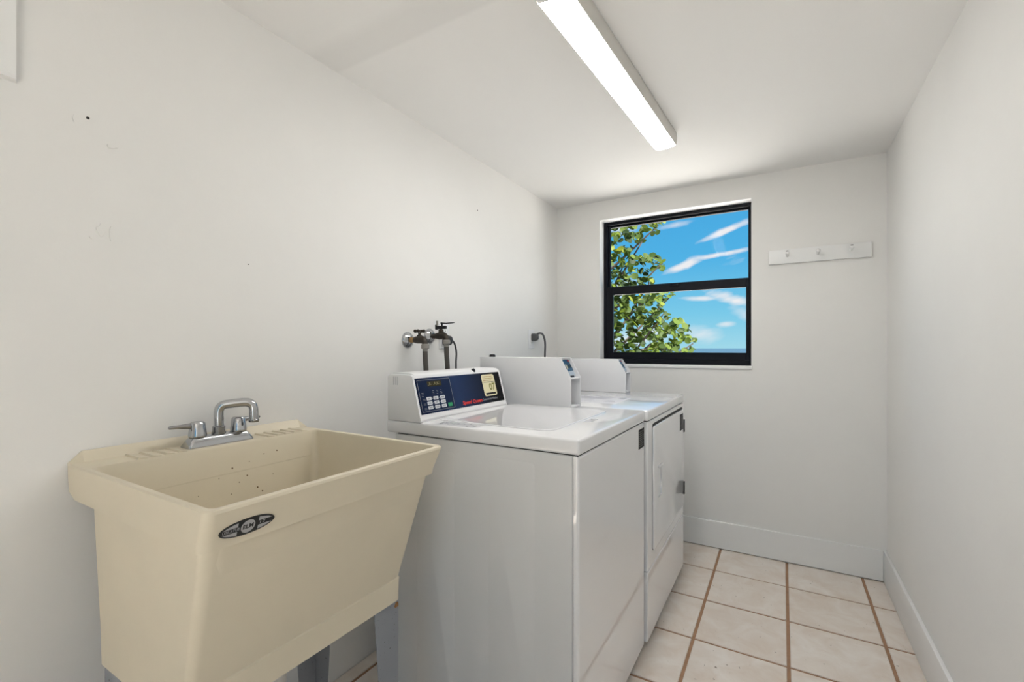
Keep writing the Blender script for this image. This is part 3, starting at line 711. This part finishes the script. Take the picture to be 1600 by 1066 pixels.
def outlet(y, z, label):
    O = thing('wall_outlet', label, 'outlet', (XL, y, z))
    F = Face((XL, y, z), (0, 1, 0), (0, 0, 1))
    mk('cover_plate', loft([[F.P(p[0], p[1], h) for p in rrect(-.036+i, .036-i, -.0585+i, .0585-i, .004)] for h, i in ((0.0002, 0), (.003, 0), (.005, .002))]), M_plast, O)
    for s in (-1, 1):
        r = mk('receptacle', F.rect(-.0165, .0165, s*.0205-.014, s*.0205+.014, .004, .0062, .008), M_white, O)
        for a in (-.006, .006): mk('slot', F.rect(a-.001, a+.001, s*.0205-.002, s*.0205+.006, .0060, .0064), M_black, r, False)
        mk('slot', F.rect(-.002, .002, s*.0205-.009, s*.0205-.005, .0060, .0064, .0015), M_black, r, False)
    mk('screw', sweep([F.P(0, 0, .0045), F.P(0, 0, .0058)], .003, 10), M_nut, O)
outlet(1.648, 1.205, 'white wall outlet behind the lever hose faucet')
outlet(2.492, 1.206, 'white wall outlet near the window wall, above the dryer')
def cord(label, plug_y, plug_z, path, r, m, pm):
    c = thing('power_cord', label, 'cord', (XL+.007, plug_y, plug_z))
    F = Face((XL+.0066, plug_y, plug_z), (0, 1, 0), (0, 0, 1))
    mk('plug', loft([[F.P(p[0], p[1], h) for p in rrect(-.018*k, .018*k, -.023*k, .023*k, .011*k)] for h, k in ((0, 1), (.016, 1.02), (.030, .85), (.038, .55))]), pm, c, ang=60)
    mk('cable', sweep(smooth_path(path, 8), r, 12), m, c, ang=60)
cord('black power cord plugged in behind the hose faucets', 1.648, 1.186, [(XL+.030, 1.648, 1.188), (XL+.042, 1.655, 1.186), (XL+.042, 1.676, 1.168), (XL+.040, 1.690, 1.130), (XL+.038, 1.690, 1.08), (XL+.045, 1.685, 1.0), (XL+.06, 1.68, .85), (XL+.10, 1.68, .60), (XL+.2335, 1.68, .58)], .0042, M_cord, M_cord)
cord('dark grey power cord plugged in above the dryer', 2.502, 1.218, [(XL+.030, 2.502, 1.232), (XL+.048, 2.515, 1.243), (XL+.056, 2.545, 1.235), (XL+.056, 2.575, 1.190), (XL+.054, 2.578, 1.11), (XL+.052, 2.573, 1.0), (XL+.08, 2.53, .85), (XL+.12, 2.48, .62), (XL+.2335, 2.46, .58)], .0062, M_gcord, mat('grey_plug', (.09, .09, .092), .45))

# ------------------------------------------------------------------ peg rail on the end wall
def pegs():
    P = thing('peg_rail', 'white wooden coat rail with three pegs right of the window', 'coat rack', (.158, YB, 1.642))
    mk('board', box(-.065, .381, YB-.018, YB, 1.605, 1.680, .002, 2), M_trim, P)
    for i, x in enumerate((.022, .158, .298)):
        z = 1.646 if i != 1 else 1.645
        y = YB-.018
        pg = mk('peg', sweep([(x, y, z), (x, y-.004, z), (x, y-.024, z+.004), (x, y-.036, z+.006), (x, y-.044, z+.0072), (x, y-.048, z+.0075)], [.008, .0065, .006, .0095, .0095, .006], 14), M_trim, P, ang=60)
        if i != 1: mk('screw_hole', sweep([(x-.001, y-.041, z+.0150), (x-.001, y-.0415, z+.0185)], [.0062, .0055], 10), M_screw, pg)
pegs()

# ------------------------------------------------------------------ framed panel high on the left wall near the camera
def wpanel():
    P = thing('access_panel', 'white framed panel at top left, cut off by the photo edge', 'panel', (XL, .06, 1.687))
    y0, y1, z0, z1 = -.17, .288, 1.687, 2.09
    for a, bb, nm in (((y0, z0), (y1, z0), 'frame_rail'), ((y0, z1), (y1, z1), 'frame_rail')):
        s = 1 if a[1] == z0 else -1; z = a[1]
        mk(nm, loft([[(XL, y0, z), (XL+.014, y0+.003, z+s*.003), (XL+.010, y0+.030, z+s*.030), (XL, y0+.030, z+s*.030)], [(XL, y1, z), (XL+.014, y1-.003, z+s*.003), (XL+.010, y1-.030, z+s*.030), (XL, y1-.030, z+s*.030)]]), M_trim, P, False)
    for y, s in ((y0, 1), (y1, -1)):
        mk('frame_stile', loft([[(XL, y, z0), (XL+.014, y+s*.003, z0+.003), (XL+.010, y+s*.030, z0+.030), (XL, y+s*.030, z0+.030)], [(XL, y, z1), (XL+.014, y+s*.003, z1-.003), (XL+.010, y+s*.030, z1-.030), (XL, y+s*.030, z1-.030)]]), M_trim, P, False)
    mk('panel_board', box(XL, XL+.006, y0+.030, y1-.030, z0+.030, z1-.030), M_trim, P, False)
wpanel()

# ------------------------------------------------------------------ outdoors: beach, sea and the sea grape tree
tag(mk('ground', box(-60, 60, -40, 60, -6.4, -6.0), M_sand, smooth=False), 'pale sandy ground below the window', kind='structure')
tag(mk('sea', box(-30000, 30000, 60, 30000, -6.9, -6.3), M_sea, smooth=False), 'calm blue sea meeting the sky at the horizon', 'sea', kind='stuff')
tag(mk('bounce_slab', box(-3, 3, -2.6, YF-T, -.25, -.02), mat('bounce_concrete', (.62, .58, .52), .8, var=.06), smooth=False), 'unseen pale slab added outside the doorway to reflect sunlight in', kind='structure')  # unseen slab, added so sunlight bounces in through the opening
def at(px, py, d):
    f = Vector((-math.sin(TH), math.cos(TH), 0)); r = Vector((math.cos(TH), math.sin(TH), 0))
    return Vector((0, 0, CAMZ)) + (f + r*((px-800)/715.5) + Vector((0, 0, (544.4-py)/715.5)))*d
def tree():
    base = Vector((-5.0, 10.6, -6.0))
    Tt = thing('sea_grape_tree', 'leafy green tree with round leaves outside the window', 'tree', base)
    rr = random.Random(21)
    trunk = [base, base+Vector((.1, 0, 2)), base+Vector((-.1, .1, 4)), base+Vector((.1, .1, 6)), base+Vector((.2, .2, 8)), base+Vector((.1, .2, 10))]
    mk('trunk', sweep(smooth_path(trunk, 5), [.22-.0064*i for i in range(26)], 10), M_bark, Tt)
    W4 = lambda x, y: (920+x*.2721, 300+y*.2721)
    fork = [base+Vector((.1, .1, 6.0)), base+Vector((.15, .15, 7.2)), base+Vector((.2, .2, 8.4)), base+Vector((.1, .1, 5.2))]
    ends = [(W4(400, 190), 10.8, 2), (W4(330, 250), 11.3, 1), (W4(430, 400), 10.8, 1), (W4(350, 520), 11.2, 0), (W4(480, 590), 11.0, 0), (W4(600, 870), 10.6, 3), (W4(520, 760), 11.1, 0), (W4(430, 700), 10.4, 3), (W4(300, 640), 10.9, 0), (W4(200, 420), 11.4, 1)]
    for (q, d, k) in ends:
        e = at(q[0], q[1], d); s = fork[k]; mid = s.lerp(e, .5)+Vector((rr.uniform(-.15, .15), rr.uniform(-.2, .2), -.18))
        p = smooth_path([s, mid, e], 7); n = len(p)
        mk('branch', sweep(p, [.055*(1-i/n)+.010 for i in range(n)], 7), M_bark, Tt)
    # leaf meshes: nearly round blades with a fold along the midrib
    cols = [(.036, .060, .011), (.023, .043, .009), (.060, .092, .014), (.013, .026, .007), (.11, .135, .021)]
    mats = [leafmat('leaf_%s' % n, c) for n, c in zip(('green', 'mid_green', 'bright_green', 'dark_green', 'yellow_green'), cols)]
    def blade(bm, M, mi=0, n=9):
        cen = bm.verts.new(M @ Vector((0, 0, 0)))
        rim = []
        for i in range(n):
            a = 2*math.pi*i/n; x, y = math.cos(a), math.sin(a)*.95
            rim.append(bm.verts.new(M @ Vector((x, y, abs(y)*.22-.03*x*x))))
        for i in range(n):
            f = bm.faces.new((cen, rim[i], rim[(i+1) % n])); f.material_index = mi
    meshes = []
    for m_ in mats:
        bm = bmesh.new(); blade(bm, Matrix.Identity(4)); me = bpy.data.meshes.new('leaf'); bm.to_mesh(me); bm.free(); me.materials.append(m_); me.shade_smooth(); meshes.append(me)
    # outline of the foliage seen through the window, in zoom pixels
    polys = [[(40, 150), (430, 150), (410, 235), (390, 265), (330, 280), (270, 300), (235, 330), (235, 370), (300, 372), (375, 362), (440, 395), (435, 440), (380, 490), (360, 530), (360, 560), (40, 560)],
             [(40, 560), (500, 565), (490, 605), (430, 625), (430, 660), (460, 690), (465, 730), (540, 735), (580, 790), (565, 830), (620, 845), (620, 890), (600, 915), (600, 1000), (40, 1000)]]
    def inside(p, poly):
        c = False; n = len(poly)
        for i in range(n):
            (x1, y1), (x2, y2) = poly[i], poly[(i+1) % n]
            if (y1 > p[1]) != (y2 > p[1]) and p[0] < (x2-x1)*(p[1]-y1)/(y2-y1)+x1: c = not c
        return c
    pts = []
    tries = 0
    while len(pts) < 1500 and tries < 40000:
        tries += 1
        x, y = rr.uniform(40, 630), rr.uniform(150, 1000)
        if not any(inside((x, y), pl) for pl in polys): continue
        nz = noise.noise(Vector((x*.022, y*.022, 3.1))) + .6*noise.noise(Vector((x*.05, y*.05, 9.1)))
        lim = -.16 if y > 560 else -.08
        if nz < lim: continue
        px, py = W4(x, y); pts.append(at(px, py, rr.uniform(9.8, 11.9)))
    def xf(p):
        s = rr.uniform(.055, .092)
        q = Vector((rr.uniform(-.8, .8)+.3, rr.uniform(-1, .4), rr.uniform(.1, 1))).to_track_quat('Z', 'Y')
        return Matrix.Translation(p) @ q.to_matrix().to_4x4() @ Matrix.Rotation(rr.uniform(0, 6.28), 4, 'Z') @ Matrix.Scale(s, 4)
    w = (4, 4, 3, 3, 1)
    rr.shuffle(pts)
    pts.sort(key=lambda p: p.length)
    for p in pts[:300]:
        o = bpy.data.objects.new('leaf', rr.choices(meshes, w)[0]); C.objects.link(o); o.parent = Tt; o.matrix_local = Matrix.Translation(-base) @ xf(p)
    bm = bmesh.new()
    for p in pts[300:]: blade(bm, xf(p), rr.choices(range(5), w)[0])
    for i in range(2600):      # the rest of the crown, left of and above what the window shows
        v = Vector((rr.gauss(0, 1), rr.gauss(0, 1), rr.gauss(0, 1))).normalized()*rr.uniform(.55, 1)**.5
        p = Vector((-5.6+v.x*1.9, 10.9+v.y*1.9, 2.6+v.z*3.0))
        if noise.noise(p*.9) < -.05: continue
        blade(bm, xf(p), rr.choices(range(5), w)[0])
    o = mk('foliage', bm, mats, Tt, True); o['kind'] = 'stuff'
tree()
